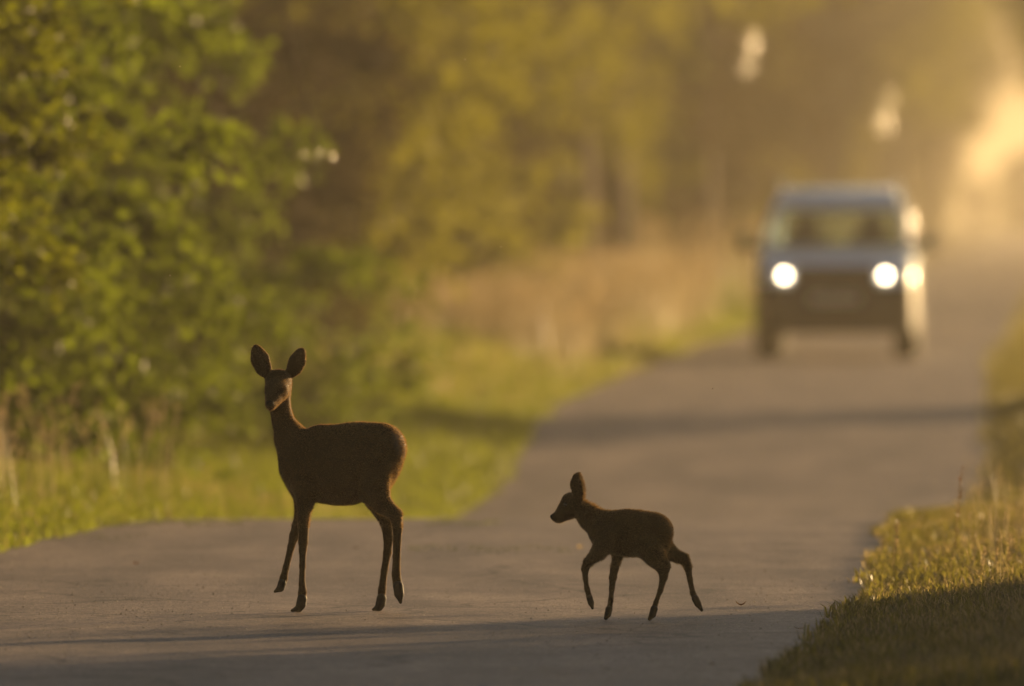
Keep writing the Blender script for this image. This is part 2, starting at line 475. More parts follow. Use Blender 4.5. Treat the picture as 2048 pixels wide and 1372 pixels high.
wood = 'trees of the dark wood behind the left hedge'
wr = random.Random(4)
k = 0
for row, (u0, step, Y0, Y1) in enumerate([(-8.4, 6.5, 62, 150), (-12.5, 9, 85, 240), (-18, 13, 130, 330), (-26, 18, 190, 420), (-36, 26, 280, 560)]):
    Y = Y0
    while Y < Y1:
        place([tree_d, tree_d, tree_e][k % 3], u0 + wr.uniform(-1, 1), Y + wr.uniform(-1.5, 1.5), wr.uniform(0, 6.28), wr.uniform(.85, 1.1), 'dark woodland tree standing behind the hedge on the left', 'tree', wood)
        Y += step; k += 1
# right-hand side: mostly out of frame, they shade the near lane and throw the band of shade
shade = 'trees right of the lane whose shade falls over it'
for (u, Y, rz, sc) in [(10.0, 51.8, .5, .62), (10.9, 49.8, 3.3, .64), (10.0, 47.4, 2.5, .64), (10.6, 44.8, 5.1, .64), (9.8, 42.5, 2.0, .66), (9.5, 37.5, 4.0, .62), (9.3, 32, 1.0, .66), (9.2, 26, 3.0, .62), (9.2, 19, 5.0, .66)]:
    place(tree_e, u, Y, rz, sc, 'tree on the right whose shade covers the lane in front of the deer', 'tree', shade)
place(shrub_c, 10.3, 98.3, 1.0, .9, 'shrub on the right throwing the band of shade across the lane between fawn and car', 'shrub')
far_right = 'hazy trees along the right side of the lane'
for i, (Y, u) in enumerate([(176, 6.5), (200, 6.0), (226, 5.6), (256, 5.4), (290, 5.2), (330, 5.2), (376, 5.0), (430, 5.2), (500, 5.2), (580, 5.2)]):
    place([tree_e, tree_d, tree_g][i % 3], u, Y, i * 2.3 + 1, 1.0 + .1 * math.sin(i * 1.3), 'pale hazy tree at the right edge of the photo', 'tree', far_right)

for i, (Y, u) in enumerate([(262, 3.3), (300, 3.4), (345, 3.6), (405, 3.7)]):
    place(tree_g, u, Y, i * 1.9 + .4, 1.0, 'pale tree whose crown hangs over the lane from the right', 'tree', 'trees leaning over the lane from the right')
# beyond the bend the lane is closed by more trees, all but lost in the haze
end_r = random.Random(12)
for i in range(26):
    Y = 640 + (i % 3) * 45 + end_r.uniform(-12, 12); u = -16 + i * 1.75
    place([tree_e, tree_d][i % 2], u, Y, end_r.uniform(0, 6), end_r.uniform(.34, .5), 'tree lost in the golden haze where the lane bends away', 'tree', 'trees closing the lane in the far haze')

# ------------------------------------------------------------------ grass
def blades(n, ufun, Yrange, h, w, lean, g, yz=None):
    Y = g.uniform(*Yrange, n) if yz is None else yz
    u = ufun(Y, g)
    X = xc(Y) + u; Z = gz(u, Y) - .01
    hh = h(u, Y) * g.uniform(.45, 1.15, n)
    az = g.uniform(0, 2 * np.pi, n)
    ln = lean * g.uniform(.1, 1.0, n) * hh
    wx = np.cos(az + 1.57) * w * .5; wy = np.sin(az + 1.57) * w * .5
    dx = np.cos(az) * ln; dy = np.sin(az) * ln
    V = np.empty((n, 5, 3))
    V[:, 0] = np.stack([X - wx, Y - wy, Z], -1); V[:, 1] = np.stack([X + wx, Y + wy, Z], -1)
    V[:, 2] = np.stack([X + wx * .8 + dx * .35, Y + wy * .8 + dy * .35, Z + hh * .6], -1)
    V[:, 3] = np.stack([X - wx * .8 + dx * .35, Y - wy * .8 + dy * .35, Z + hh * .6], -1)
    V[:, 4] = np.stack([X + dx, Y + dy, Z + hh * (1 - .25 * lean)], -1)
    b = np.arange(n)[:, None] * 5
    T = np.concatenate([b + [[0, 1, 2]], b + [[0, 2, 3]], b + [[3, 2, 4]]], 0)
    return V.reshape(-1, 3), T
def grass(name, parts, mat, label, sub='grass'):
    Vs, Ts, o = [], [], 0
    for V, T in parts:
        Vs.append(V); Ts.append(T + o); o += len(V)
    ob = link(name, np_mesh(name, np.concatenate(Vs), np.concatenate(Ts)), mat)
    return tag(ob, label, sub, kind='stuff')
gg = np.random.default_rng(2)
_pn = np.random.default_rng(5).random((64, 64))
def patchy(u, Y):
    a = (np.asarray(u) * 3.3) % 63; b = (np.asarray(Y) * 2.1 + np.asarray(u) * 1.3) % 63
    i = a.astype(int); j = b.astype(int); fa = a - i; fb = b - j
    fa = fa * fa * (3 - 2 * fa); fb = fb * fb * (3 - 2 * fb)
    return .45 + .4 * ((_pn[i, j] * (1 - fa) + _pn[i + 1, j] * fa) * (1 - fb) + (_pn[i, j + 1] * (1 - fa) + _pn[i + 1, j + 1] * fa) * fb)
def ul(a, b, pw=1.0):      # metres left of the left edge
    return lambda Y, g: -(eL(Y) + a + (b - a) * g.random(len(Y)) ** pw)
def urr(a, b, pw=1.0):
    return lambda Y, g: (eR(Y) + a + (b - a) * g.random(len(Y)) ** pw)
grass('verge_grass', [
    blades(60000, ul(-.06, 2.2), (48, 64), lambda u, Y: (.08 + .26 * sstep(.0, 1.2, -u - eL(Y))) * (.6 + .6 * patchy(u, Y)), .007, .9, gg),
    blades(50000, ul(-.05, 3.0), (64, 100), lambda u, Y: (.10 + .25 * sstep(.1, 1.5, -u - eL(Y))) * (.6 + .6 * patchy(u, Y)), .012, .8, gg),
    blades(30000, ul(-.02, 3.2), (100, 220), lambda u, Y: (.12 + .35 * sstep(.2, 1.8, -u - eL(Y))), .03, .7, gg)],
    M_GRASS, 'sunlit green grass growing along the left verge of the lane')
grass('bank_grass', [
    blades(46000, urr(-.08, 1.9, 1.2), (34, 60), lambda u, Y: (.09 + .10 * sstep(.0, 1.2, u - eR(Y))) * (.45 + .9 * patchy(u, Y)), .0075, .9, gg),
    blades(30000, urr(-.05, 2.5), (60, 130), lambda u, Y: (.07 + .22 * sstep(.0, 1.2, u - eR(Y))), .014, .8, gg),
    blades(9000, urr(-.02, 3.0), (130, 260), lambda u, Y: (.10 + .35 * sstep(.2, 1.8, u - eR(Y))), .03, .7, gg)],
    M_GRASS_GOLD, 'short green grass on the bank at the right edge of the lane')
grass('dry_verge_grass', [
    blades(40000, urr(-.10, 1.8), (36, 60), lambda u, Y: .08 + .14 * sstep(.0, 1.2, u - eR(Y)), .005, .9, gg),
    blades(16000, ul(-.03, 3.0), (88, 135), lambda u, Y: (.10 + .30 * sstep(.1, 1.5, -u - eL(Y))) * (.5 + .7 * patchy(u, Y)), .011, .8, gg),
    blades(5000, ul(-.05, 2.5), (48, 70), lambda u, Y: .08 + .3 * sstep(.0, 1.2, -u - eL(Y)), .006, .8, gg)],
    M_GRASS_DRY, 'dry straw coloured blades mixed through the grass on both verges')

def tall_grass(n, ufun, Yrange, h, g, w=.006, head=.16, fuzz=26):
    """stalks with feathery seed heads"""
    Y = g.uniform(*Yrange, n * 3); u = ufun(Y, g)
    keep = np.argsort(-(patchy(u * .8 + 3, Y * .7) + .25 * g.random(n * 3)))[:n]
    Y = Y[keep]; u = u[keep]
    X = xc(Y) + u; Z = gz(u, Y); hh = h * g.uniform(.55, 1.15, n)
    az = g.uniform(0, 6.28, n); ln = hh * g.uniform(.05, .4, n)
    tip = np.stack([X + np.cos(az) * ln, Y + np.sin(az) * ln, Z + hh], -1)
    base = np.stack([X, Y, Z - .02], -1)
    mid = base * .4 + tip * .6; mid[:, 2] += hh * .05; mid[:, :2] = base[:, :2] * .7 + tip[:, :2] * .3
    side = np.stack([np.cos(az + 1.57), np.sin(az + 1.57), 0 * az], -1) * w
    V = np.stack([base - side, base + side, mid + side, mid - side, tip + side * .5, tip - side * .5], 1)
    b = np.arange(n)[:, None] * 6
    T = np.concatenate([b + [[0, 1, 2]], b + [[0, 2, 3]], b + [[3, 2, 4]], b + [[3, 4, 5]]], 0)
    st = (V.reshape(-1, 3), T)
    # head: small slivers
    d = tip - mid; d /= np.linalg.norm(d, axis=1, keepdims=True)
    Tn = np.repeat(tip, fuzz, 0); Dn = np.repeat(d, fuzz, 0)
    t = g.uniform(-1, .15, len(Tn)) * head
    P = Tn + Dn * t[:, None]
    o = g.normal(size=P.shape) * .5 + Dn * 1.0
    o *= (head * .28 * g.uniform(.4, 1, len(P)))[:, None]
    s = g.normal(size=P.shape) * w * .55
    V2 = np.stack([P - s, P + s, P + o], 1).reshape(-1, 3)
    T2 = np.arange(len(V2)).reshape(-1, 3)
    return st, (V2, T2)
tg = [tall_grass(110, ul(.35, 1.4), (55.5, 61), .58, gg, .0022, .13, 30), tall_grass(25, ul(1.6, 2.6), (66, 78), .7, gg, .004, .16, 24),
      tall_grass(900, ul(.5, 2.2), (106, 122), .72, gg, .007, .22, 24), tall_grass(800, ul(.4, 2.2), (124, 152), .85, gg, .008, .24, 22), tall_grass(250, ul(.6, 2.8), (145, 200), 1.25, gg, .014, .3, 18),
      tall_grass(260, urr(.3, 1.9), (44.5, 60), .30, gg, .0013, .07, 16), tall_grass(90, urr(.8, 2.4), (62, 130), .6, gg, .006, .2, 16)]
o_st = grass('tall_grass_stalks', [a for a, b in tg], M_STALK, 'pale dry stalks of tall grass standing in front of the left hedge', 'tall grass')
o_hd = grass('seed_heads', [b for a, b in tg], M_SEED, 'feathery pale seed heads of the tall grass catching the sun', 'seed heads')

# ------------------------------------------------------------------ implicit bodies for the deer
def rcone(P, a, b, ra, rb):
    """signed distance to a tapered capsule"""
    ba = b - a; l2 = float(ba @ ba); h = np.clip(((P - a) @ ba) / max(l2, 1e-12), 0, 1)
    d = P - a - h[..., None] * ba
    return np.sqrt((d * d).sum(-1)) - (ra + (rb - ra) * h)

def body_mesh(prims, cuts, step, name):
    """prims: (a, b, ra, rb, sy, k): capsule from a to b, thickness factor sy across the body, blend k; surface nets on their smooth union"""
    lo = np.min([np.minimum(p[0], p[1]) - max(p[2], p[3]) for p in prims], 0) - 4 * step
    hi = np.max([np.maximum(p[0], p[1]) + max(p[2], p[3]) for p in prims], 0) + 4 * step
    n = np.ceil((hi - lo) / step).astype(int) + 1
    Fd = np.full(n, 0.06, dtype=np.float32)
    ax = [lo[i] + np.arange(n[i]) * step for i in range(3)]
    def window(p):
        r = max(p[2], p[3]) + .05
        s0 = np.maximum(np.floor((np.minimum(p[0], p[1]) - r - lo) / step).astype(int), 0)
        s1 = np.minimum(np.ceil((np.maximum(p[0], p[1]) + r - lo) / step).astype(int) + 1, n)
        return tuple(slice(s0[i], s1[i]) for i in range(3))
    def dist(p, w):
        G = np.stack(np.meshgrid(ax[0][w[0]], ax[1][w[1]], ax[2][w[2]], indexing='ij'), -1)
        a = p[0].copy(); b = p[1].copy(); sy = p[4]
        G[..., 1] /= sy; a[1] /= sy; b[1] /= sy
        return rcone(G, a, b, p[2], p[3]) * (sy if sy < 1 else 1)
    for p in prims:
        w = window(p); d = dist(p, w).astype(np.float32); k = p[5]
        o = Fd[w]; h = np.clip(.5 + .5 * (o - d) / k, 0, 1)
        Fd[w] = np.minimum(o * (1 - h) + d * h - k * h * (1 - h), 0.06)
    for p in cuts:
        w = window(p); d = dist(p, w).astype(np.float32)
        Fd[w] = np.maximum(Fd[w], -d)
    ins = Fd < 0
    c = sum(ins[i:n[0] - 1 + i, j:n[1] - 1 + j, l:n[2] - 1 + l].astype(np.int8) for i in (0, 1) for j in (0, 1) for l in (0, 1))
    act = (c > 0) & (c < 8)
    idx = np.full(act.shape, -1, dtype=np.int64); cells = np.argwhere(act); idx[act] = np.arange(len(cells))
    acc = np.zeros((len(cells), 3)); cnt = np.zeros(len(cells))
    co = [(i, j, l) for i in (0, 1) for j in (0, 1) for l in (0, 1)]
    for a in co:
        for b in co:
            if sum(b) == sum(a) + 1 and all(y >= x for x, y in zip(a, b)):
                fa = Fd[cells[:, 0] + a[0], cells[:, 1] + a[1], cells[:, 2] + a[2]]
                fb = Fd[cells[:, 0] + b[0], cells[:, 1] + b[1], cells[:, 2] + b[2]]
                m = (fa < 0) != (fb < 0)
                t = np.where(m, fa / np.where(m, fa - fb, 1), 0)
                acc += np.where(m[:, None], np.array(a) + t[:, None] * (np.array(b) - np.array(a)), 0); cnt += m
    V = lo + (cells + acc / cnt[:, None]) * step
    Q = []
    for axis in range(3):
        o1, o2 = (axis + 1) % 3, (axis + 2) % 3
        sl0 = [slice(1, n[i] - 1) for i in range(3)]; sl1 = list(sl0)
        sl1[axis] = slice(2, n[axis])
        s0 = ins[tuple(sl0)]; s1 = ins[tuple(sl1)]
        e = np.argwhere(s0 != s1) + 1
        flip = s1[tuple((e - 1).T)]
        def cell(d1, d2):
            q = e.copy(); q[:, o1] -= d1; q[:, o2] -= d2; return idx[tuple(q.T)]
        f = np.stack([cell(1, 1), cell(0, 1), cell(0, 0), cell(1, 0)], -1)
        f[flip] = f[flip][:, ::-1]
        Q.append(f)
    Q = np.concatenate(Q); Q = Q[(Q >= 0).all(1)]
    # two rounds of light smoothing
    for lam in (.5, .5):
        s = np.zeros_like(V); m = np.zeros(len(V))
        for i in range(4):
            a, b = Q[:, i], Q[:, (i + 1) % 4]
            np.add.at(s, a, V[b]); np.add.at(m, a, 1); np.add.at(s, b, V[a]); np.add.at(m, b, 1)
        V = V * (1 - lam) + lam * s / m[:, None]
    return np_mesh(name, V, Q), V, Q

class Outline:
    """measures in photo pixels (x, y) plus depth in metres, turned into metres about the foot point"""
    def __init__(self, ox, oy, s): self.ox, self.oy, self.s = ox, oy, s
    def p(self, x, y, d=0.0): return np.array([(x - self.ox) / self.s, d, (self.oy - y) / self.s])
    def chain(self, pts, sy=1.0, k=.012):
        out = []
        for a, b in zip(pts[:-1], pts[1:]):
            out.append((self.p(a[0], a[1], a[3] if len(a) > 3 else 0), self.p(b[0], b[1], b[3] if len(b) > 3 else 0), a[2] / self.s, b[2] / self.s, sy, k))
        return out

def hide_material(name, base, patch_at, patch_r, patch_col, spots=False):
    m, nt, out = new_mat(name)
    p = nt.nodes.new('ShaderNodeBsdfPrincipled'); nt.links.new(p.outputs[0], out.inputs[0])
    p.inputs['Roughness'].default_value = .75; p.inputs['Specular IOR Level'].default_value = .2
    p.inputs['Sheen Weight'].default_value = .05; p.inputs['Sheen Roughness'].default_value = .4
    p.inputs['Sheen Tint'].default_value = (1, .8, .55, 1)
    tc = nt.nodes.new('ShaderNodeTexCoord')
    nz = nt.nodes.new('ShaderNodeTexNoise'); nz.inputs['Scale'].default_value = 16; nz.inputs['Detail'].default_value = 6
    nt.links.new(tc.outputs['Object'], nz.inputs['Vector'])
    rp = nt.nodes.new('ShaderNodeValToRGB'); rp.color_ramp.elements[0].color = (*[c * .7 for c in base], 1); rp.color_ramp.elements[1].color = (*[c * 1.3 for c in base], 1)
    nt.links.new(nz.outputs[0], rp.inputs[0])
    ds = nt.nodes.new('ShaderNodeVectorMath'); ds.operation = 'DISTANCE'; ds.inputs[1].default_value = patch_at
    nt.links.new(tc.outputs['Object'], ds.inputs[0])
    mr = nt.nodes.new('ShaderNodeMapRange'); mr.inputs[1].default_value = patch_r * .5; mr.inputs[2].default_value = patch_r; mr.inputs[3].default_value = 1; mr.inputs[4].default_value = 0
    nt.links.new(ds.outputs['Value'], mr.inputs[0])
    mx = nt.nodes.new('ShaderNodeMix'); mx.data_type = 'RGBA'; mx.inputs[7].default_value = (*patch_col, 1)
    nt.links.new(mr.outputs[0], mx.inputs[0]); nt.links.new(rp.outputs[0], mx.inputs[6])
    last = mx.outputs[2]
    if spots:
        vo = nt.nodes.new('ShaderNodeTexVoronoi'); vo.inputs['Scale'].default_value = 22
        nt.links.new(tc.outputs['Object'], vo.inputs['Vector'])
        r2 = nt.nodes.new('ShaderNodeMapRange'); r2.inputs[1].default_value = .16; r2.inputs[2].default_value = .26; r2.inputs[3].default_value = .6; r2.inputs[4].default_value = 0
        nt.links.new(vo.outputs['Distance'], r2.inputs[0])
        m2 = nt.nodes.new('ShaderNodeMix'); m2.data_type = 'RGBA'; m2.inputs[7].default_value = (.30, .26, .2, 1)
        nt.links.new(r2.outputs[0], m2.inputs[0]); nt.links.new(last, m2.inputs[6]); last = m2.outputs[2]
    nt.links.new(last, p.inputs['Base Color'])
    bp = nt.nodes.new('ShaderNodeBump'); bp.inputs['Strength'].default_value = .3; bp.inputs['Distance'].default_value = .003
    n2 = nt.nodes.new('ShaderNodeTexNoise'); n2.inputs['Scale'].default_value = 180
    nt.links.new(tc.outputs['Object'], n2.inputs['Vector']); nt.links.new(n2.outputs[0], bp.inputs['Height']); nt.links.new(bp.outputs[0], p.inputs['Normal'])
    return m
M_FUR = leaf_mat('fur_hair', (.014, .008, .003), (.026, .014, .005), (.60, .36, .12), gloss=.05, rough=.5, tw=.45)
M_HOOF = principled('hoof_horn', (.018, .014, .012), .65, spec=.25, noise=40)
M_EYE = principled('eye_black', (.008, .006, .005), .08, spec=.6)
M_NOSE = principled('wet_nose', (.01, .009, .009), .7, spec=.2)

def fur(V, Q, n, length, flow, g, skip_below, parent, long_at=None, head=None):
    A, B, C = V[Q[:, 0]], V[Q[:, 1]], V[Q[:, 2]]
    N = np.cross(C - A, V[Q[:, 3]] - B); ar = np.linalg.norm(N, axis=1); N /= ar[:, None] + 1e-12
    pick = g.choice(len(Q), n, p=ar / ar.sum())
    w = g.random((n, 3)); w /= w.sum(1, keepdims=True)
    P = A[pick] * w[:, :1] + B[pick] * w[:, 1:2] + C[pick] * w[:, 2:]
    nn = N[pick]
    L = length * g.uniform(.5, 1.1, n)
    L *= np.where(P[:, 2] < skip_below, .45, 1)
    if head is not None:
        hc, hr = head; L *= 1 - .5 * np.exp(-((np.linalg.norm(P - hc, axis=1) / hr) ** 4))
    if long_at is not None:
        c, r, f = long_at
        L *= 1 + (f - 1) * np.exp(-((np.linalg.norm(P - c, axis=1) / r) ** 2))
    fl = np.tile(np.array(flow, dtype=float), (n, 1)); fl[P[:, 2] < skip_below] = (0, 0, -1)
    d = nn * .6 + fl * .75 + g.normal(size=(n, 3)) * .16
    d /= np.linalg.norm(d, axis=1, keepdims=True)
    s = np.cross(d, g.normal(size=(n, 3))); s /= np.linalg.norm(s, axis=1, keepdims=True); s *= .0008
    Vf = np.stack([P - s - nn * .001, P + s - nn * .001, P + d * L[:, None]], 1).reshape(-1, 3)
    o = link('fur', np_mesh('fur', Vf, np.arange(len(Vf)).reshape(-1, 3)), M_FUR, parent)
    o['kind'] = 'stuff'
    return o

# ---- the doe
DOE = Outline(665, 1228, 522.5)
c = DOE.chain
P = []
P += c([(617, 941, 56), (650, 936, 73.5), (690, 933, 78), (728, 918, 69), (762, 902, 46.5)], .72, .02)       # barrel
P += c([(618, 916, 44), (638, 900, 43)], .62, .02)                                                    # withers
P += c([(763, 901, 47), (752, 936, 46), (746, 968, 36)], .78, .015)                                    # haunch
P += c([(558, 800, 19, -.0), (560, 822, 19.5, .0), (566, 848, 21, .01), (581, 882, 32, .01), (604, 925, 49, 0)], .85, .015)      # neck
# head, turned to look at the camera
P += c([(556, 770, 27, .01), (553, 786, 23, -.035), (547, 801, 15.5, -.07), (542, 812, 11.5, -.105)], 1.0, .012)
P += c([(560, 785, 22, .01), (560, 805, 19, .01)], 1.0, .012)
P += c([(546, 812, 9, -.06), (542, 818, 7, -.095)], 1.0, .008)
# ears
earL = [(535, 758, 8.5, .02), (526, 741, 15.5, .015), (519, 723, 18, .01), (513, 707, 11, .005), (509.5, 696, 3.5, .0)]
earR = [(578, 757, 8.5, .02), (588, 741, 14.5, .015), (594, 727, 16, .01), (600, 712, 10, .005), (604, 702, 3.5, .0)]
P += c(earL, .42, .006); P += c(earR, .42, .006)
cuts = []
for e in (earL, earR):
    cuts += c([(x, y, max(r - 4.5, 1.5), d - .026) for (x, y, r, d) in e[1:4]], .5, .004)
YN, YF = -.062, .062
# near hind leg, lifted
P += c([(742, 950, 44, YN * .8), (748, 985, 31, YN), (764, 1012, 19, YN), (790, 1033, 13.5, YN)], .6, .008)
P += c([(791, 1033, 13.5, YN), (795, 1062, 9.4, YN), (793, 1118, 7.6, YN), (792, 1152, 8.6, YN), (795, 1176, 9.5, YN)], .8, .006)
# far hind leg, planted
P += c([(740, 965, 40, YF * .8), (752, 1003, 24, YF), (772, 1050, 12.5, YF), (776, 1082, 10, YF), (774, 1110, 8.2, YF), (768, 1146, 6.8, YF), (763, 1186, 7.6, YF), (762, 1204, 8.2, YF)], .8, .006)
# planted foreleg
P += c([(615, 975, 36, YN * .7), (611, 1005, 18, YN * .9), (607, 1040, 12, YN), (606.5, 1088, 9.6, YN), (605.5, 1104, 7.5, YN), (605, 1135, 6.2, YN), (604, 1172, 6.5, YN), (605, 1188, 8.2, YN), (603, 1204, 8.2, YN)], .8, .006)
# lifted foreleg
P += c([(604, 975, 34, YF * .7), (603, 1005, 16, YF * .9), (599, 1038, 11.5, YF), (587, 1078, 9.6, YF), (581, 1100, 7.2, YF), (571, 1140, 6.4, YF), (566, 1162, 7.8, YF), (563, 1174, 7.8, YF)], .8, .006)
doe_me, DV, DQ = body_mesh(P, cuts, .0042, 'doe')
M_HIDE = hide_material('doe_hide', (.04, .021, .006), DOE.p(800, 893), .075, (.24, .22, .20))
fd = at(665, 1228, 43.5)
doe = link('doe', doe_me, M_HIDE, smooth=True)
doe.location = (fd.x, 43.55, float(zr(43.5)) + .009)
tag(doe, 'large dark backlit doe with upright ears standing on the lane with one foreleg lifted', 'deer')
def hoof(o, xs, d, parent):
    """two pointed toes side by side plus a heel: xs = list of (x, y, r) from heel top to tip"""
    for sgn in (-1, 1):
        pr = o.chain([(x, y, r * .95, d + sgn * r * .5 / o.s) for (x, y, r) in xs], .75, .004)
        me, _, _ = body_mesh(pr, [], .0024, 'hoof')
        link('hoof', me, M_HOOF, parent, smooth=True)
hoof(DOE, [(762, 1203, 10.5), (760, 1214, 10), (757, 1220.5, 8), (746, 1225, 3.6)], YF, doe)
hoof(DOE, [(604, 1202, 10.5), (602, 1213, 10), (598, 1220.5, 7.8), (584, 1225, 3.4)], YN, doe)
hoof(DOE, [(563, 1172, 9), (560, 1182, 8), (549, 1189, 3.4)], YF, doe)
hoof(DOE, [(796, 1176, 11), (798, 1192, 10), (801, 1208, 4)], YN, doe)
for x, y in ((536, 778), (573, 776)):
    e = DOE.p(x, y, -.028); MB().sphere(tuple(e), .011).build('eye', M_EYE, doe, smooth=True)
n_ = DOE.p(541, 811, -.124); MB().sphere(tuple(n_), .016, sc=(1, .6, .7)).build('nose', M_NOSE, doe, smooth=True)
fur(DV, DQ, 90000, .009, (.55, 0, -.35), np.random.default_rng(8), (1228 - 1060) / 522.5, doe, head=(DOE.p(555, 770, -.03), .16))

# ---- the fawn
FAWN = Outline(1255, 1246, 534.0)
c = FAWN.chain
P = []
P += c([(1221, 1069, 42), (1255, 1071, 44.5), (1288, 1072, 43), (1307, 1069, 36)], .68, .015)
P += c([(1309, 1070, 34), (1312, 1092, 28)], .75, .015)
P += c([(1208, 1060, 32), (1182, 1042, 23), (1162, 1024, 19)], .75, .012)
P += c([(1143, 1014.5, 24), (1135, 1024, 19.5), (1118, 1037.5, 11.5), (1109, 1039.5, 7.5)], .78, .008)
P += c([(1140, 1030, 13), (1121, 1043, 7), (1114, 1046, 5)], .8, .005)
eN = [(1158, 1000, 9, -.025), (1155, 985, 11, -.03), (1152.5, 972, 11.5, -.034), (1153, 959, 7, -.036), (1155, 951, 2.6, -.038)]
eF = [(x + 3, y, r, -d) for x, y, r, d in eN]
P += c(eN, .38, .005) + c(eF, .38, .005)
yn, yf = -.04, .04
P += c([(1292, 1092, 30, yn * .7), (1310, 1117, 21, yn), (1326, 1139, 14, yn), (1327, 1158, 8, yn), (1320.5, 1185, 5.2, yn), (1312, 1208, 4.6, yn), (1308, 1222, 6.5, yn)], .8, .006)
P += c([(1318, 1092, 26, yf * .6), (1338, 1110, 16, yf), (1357, 1120, 11.5, yf), (1368, 1123, 10.5, yf), (1376, 1140, 7.8, yf), (1380.5, 1165, 5.3, yf), (1386, 1192, 5.4, yf), (1392, 1204, 6.6, yf)], .8, .006)
P += c([(1232, 1085, 27, yf * .6), (1235.5, 1115, 11, yf), (1229, 1144, 8, yf), (1226, 1160, 7.6, yf), (1224, 1182, 5.3, yf), (1222, 1205, 4.8, yf), (1219, 1224, 6.2, yf)], .8, .006)
P += c([(1213, 1085, 26, yn * .6), (1196, 1110, 15, yn), (1176, 1128, 9.2, yn), (1170, 1142, 7.4, yn), (1170.7, 1162, 5, yn), (1174, 1182, 5.2, yn), (1179, 1200, 6.2, yn)], .8, .006)
fawn_me, FV, FQ = body_mesh(P, [], .0036, 'fawn')
M_FHIDE = hide_material('fawn_hide', (.04, .021, .006), FAWN.p(1338, 1060), .04, (.14, .11, .08), False)
ff = at(1255, 1246, 42.6)
fawn = link('fawn', fawn_me, M_FHIDE, smooth=True)
fawn.location = (ff.x, 42.6, float(zr(42.6)) + .009)
tag(fawn, 'small dark fawn in profile walking behind the doe with one foreleg raised', 'fawn')
hoof(FAWN, [(1308, 1222, 8), (1305, 1233, 7), (1299, 1242, 4.4)], yn, fawn)
hoof(FAWN, [(1391, 1203, 8), (1396, 1213, 7), (1404, 1226, 3.6)], yf, fawn)
hoof(FAWN, [(1218, 1224, 7.6), (1216, 1234, 6.8), (1212, 1242, 4.4)], yf, fawn)
hoof(FAWN, [(1179, 1200, 7), (1182, 1210, 6.3), (1185, 1221, 3)], yn, fawn)
for d in (-.036, .036):
    e = FAWN.p(1131, 1014, d); MB().sphere(tuple(e), .008).build('eye', M_EYE, fawn, smooth=True)
n_ = FAWN.p(1104, 1038, 0); MB().sphere(tuple(n_), .011, sc=(.6, 1, .8)).build('nose', M_NOSE, fawn, smooth=True)
fur(FV, FQ, 50000, .0085, (.6, 0, -.3), np.random.default_rng(9), (1246 - 1140) / 534, fawn, (FAWN.p(1183, 1016), .05, 2.4), (FAWN.p(1130, 1025), .06))

# ------------------------------------------------------------------ the car
M_PAINT = principled('silver_blue_paint', (.68, .80, .95), .28, metal=.2, coat=.9)
M_BLACK = principled('black_trim', (.02, .02, .02), .5)
M_TYRE = principled('tyre_rubber', (.02, .02, .02), .85, spec=.2)
M_RIM = principled('alloy_rim', (.4, .4, .4), .3, metal=.8)
M_CHROME = principled('polished_rail', (.7, .7, .7), .08, metal=1.0)
M_LAMP = principled('lit_headlight', (.9, .85, .7), .2, emis=(1.0, .74, .44), emis_s=13)
M_PLATE = principled('number_plate', (.5, .5, .46), .5)
M_SEATS = principled('seat_fabric', (.03, .03, .03), .9)
M_IND = principled('amber_lens', (.5, .2, .03), .3)
def glass_mat():
    m, nt, out = new_mat('car_glass')
    t = nt.nodes.new('ShaderNodeBsdfTransparent'); t.inputs[0].default_value = (.88, .93, .88, 1)
    g = nt.nodes.new('ShaderNodeBsdfGlossy'); g.inputs['Roughness'].default_value = .04
    lw = nt.nodes.new('ShaderNodeLayerWeight'); lw.inputs[0].default_value = .5
    pw = nt.nodes.new('ShaderNodeMath'); pw.operation = 'POWER'; pw.inputs[1].default_value = 4.0
    f = nt.nodes.new('ShaderNodeMath'); f.operation = 'MULTIPLY_ADD'; f.inputs[1].default_value = .6; f.inputs[2].default_value = .03
    nt.links.new(lw.outputs['Facing'], pw.inputs[0]); nt.links.new(pw.outputs[0], f.inputs[0])
    x = nt.nodes.new('ShaderNodeMixShader')
    nt.links.new(f.outputs[0], x.inputs[0]); nt.links.new(t.outputs[0], x.inputs[1]); nt.links.new(g.outputs[0], x.inputs[2]); nt.links.new(x.outputs[0], out.inputs[0])
    return m
M_GLASS = glass_mat()
cy = 117.0
car = empty('car', (3.32, cy, float(zr(cy)) + .01), -math.atan(ROAD_SLOPE))
tag(car, 'silver blue car with both headlights lit driving along the lane towards the deer', 'car')
def section(w, z0, z1, rb, rt, n=5):
    """rounded outline half widths w between z0 and z1"""
    pts = []
    for cx, cz, r, a0 in ((w - rt, z1 - rt, rt, 0), (-(w - rt), z1 - rt, rt, 90), (-(w - rb), z0 + rb, rb, 180), (w - rb, z0 + rb, rb, 270)):
        for i in range(n + 1):
            a = R(a0 + 90 * i / n); pts.append((cx + r * math.cos(a), cz + r * math.sin(a)))
    return pts
def loft(stations, close=True):
    V = []; Fs = []; n = None
    for y, sec in stations:
        n = len(sec); V += [(x, y, z) for x, z in sec]
    for i in range(len(stations) - 1):
        for k in range(n):
            k2 = (k + 1) % n; Fs.append((i * n + k, (i + 1) * n + k, (i + 1) * n + k2, i * n + k2))
    if close:
        Fs.append(tuple(range(n))); Fs.append(tuple(reversed([(len(stations) - 1) * n + k for k in range(n)])))
    m = MB(); m.add(V, Fs); return m
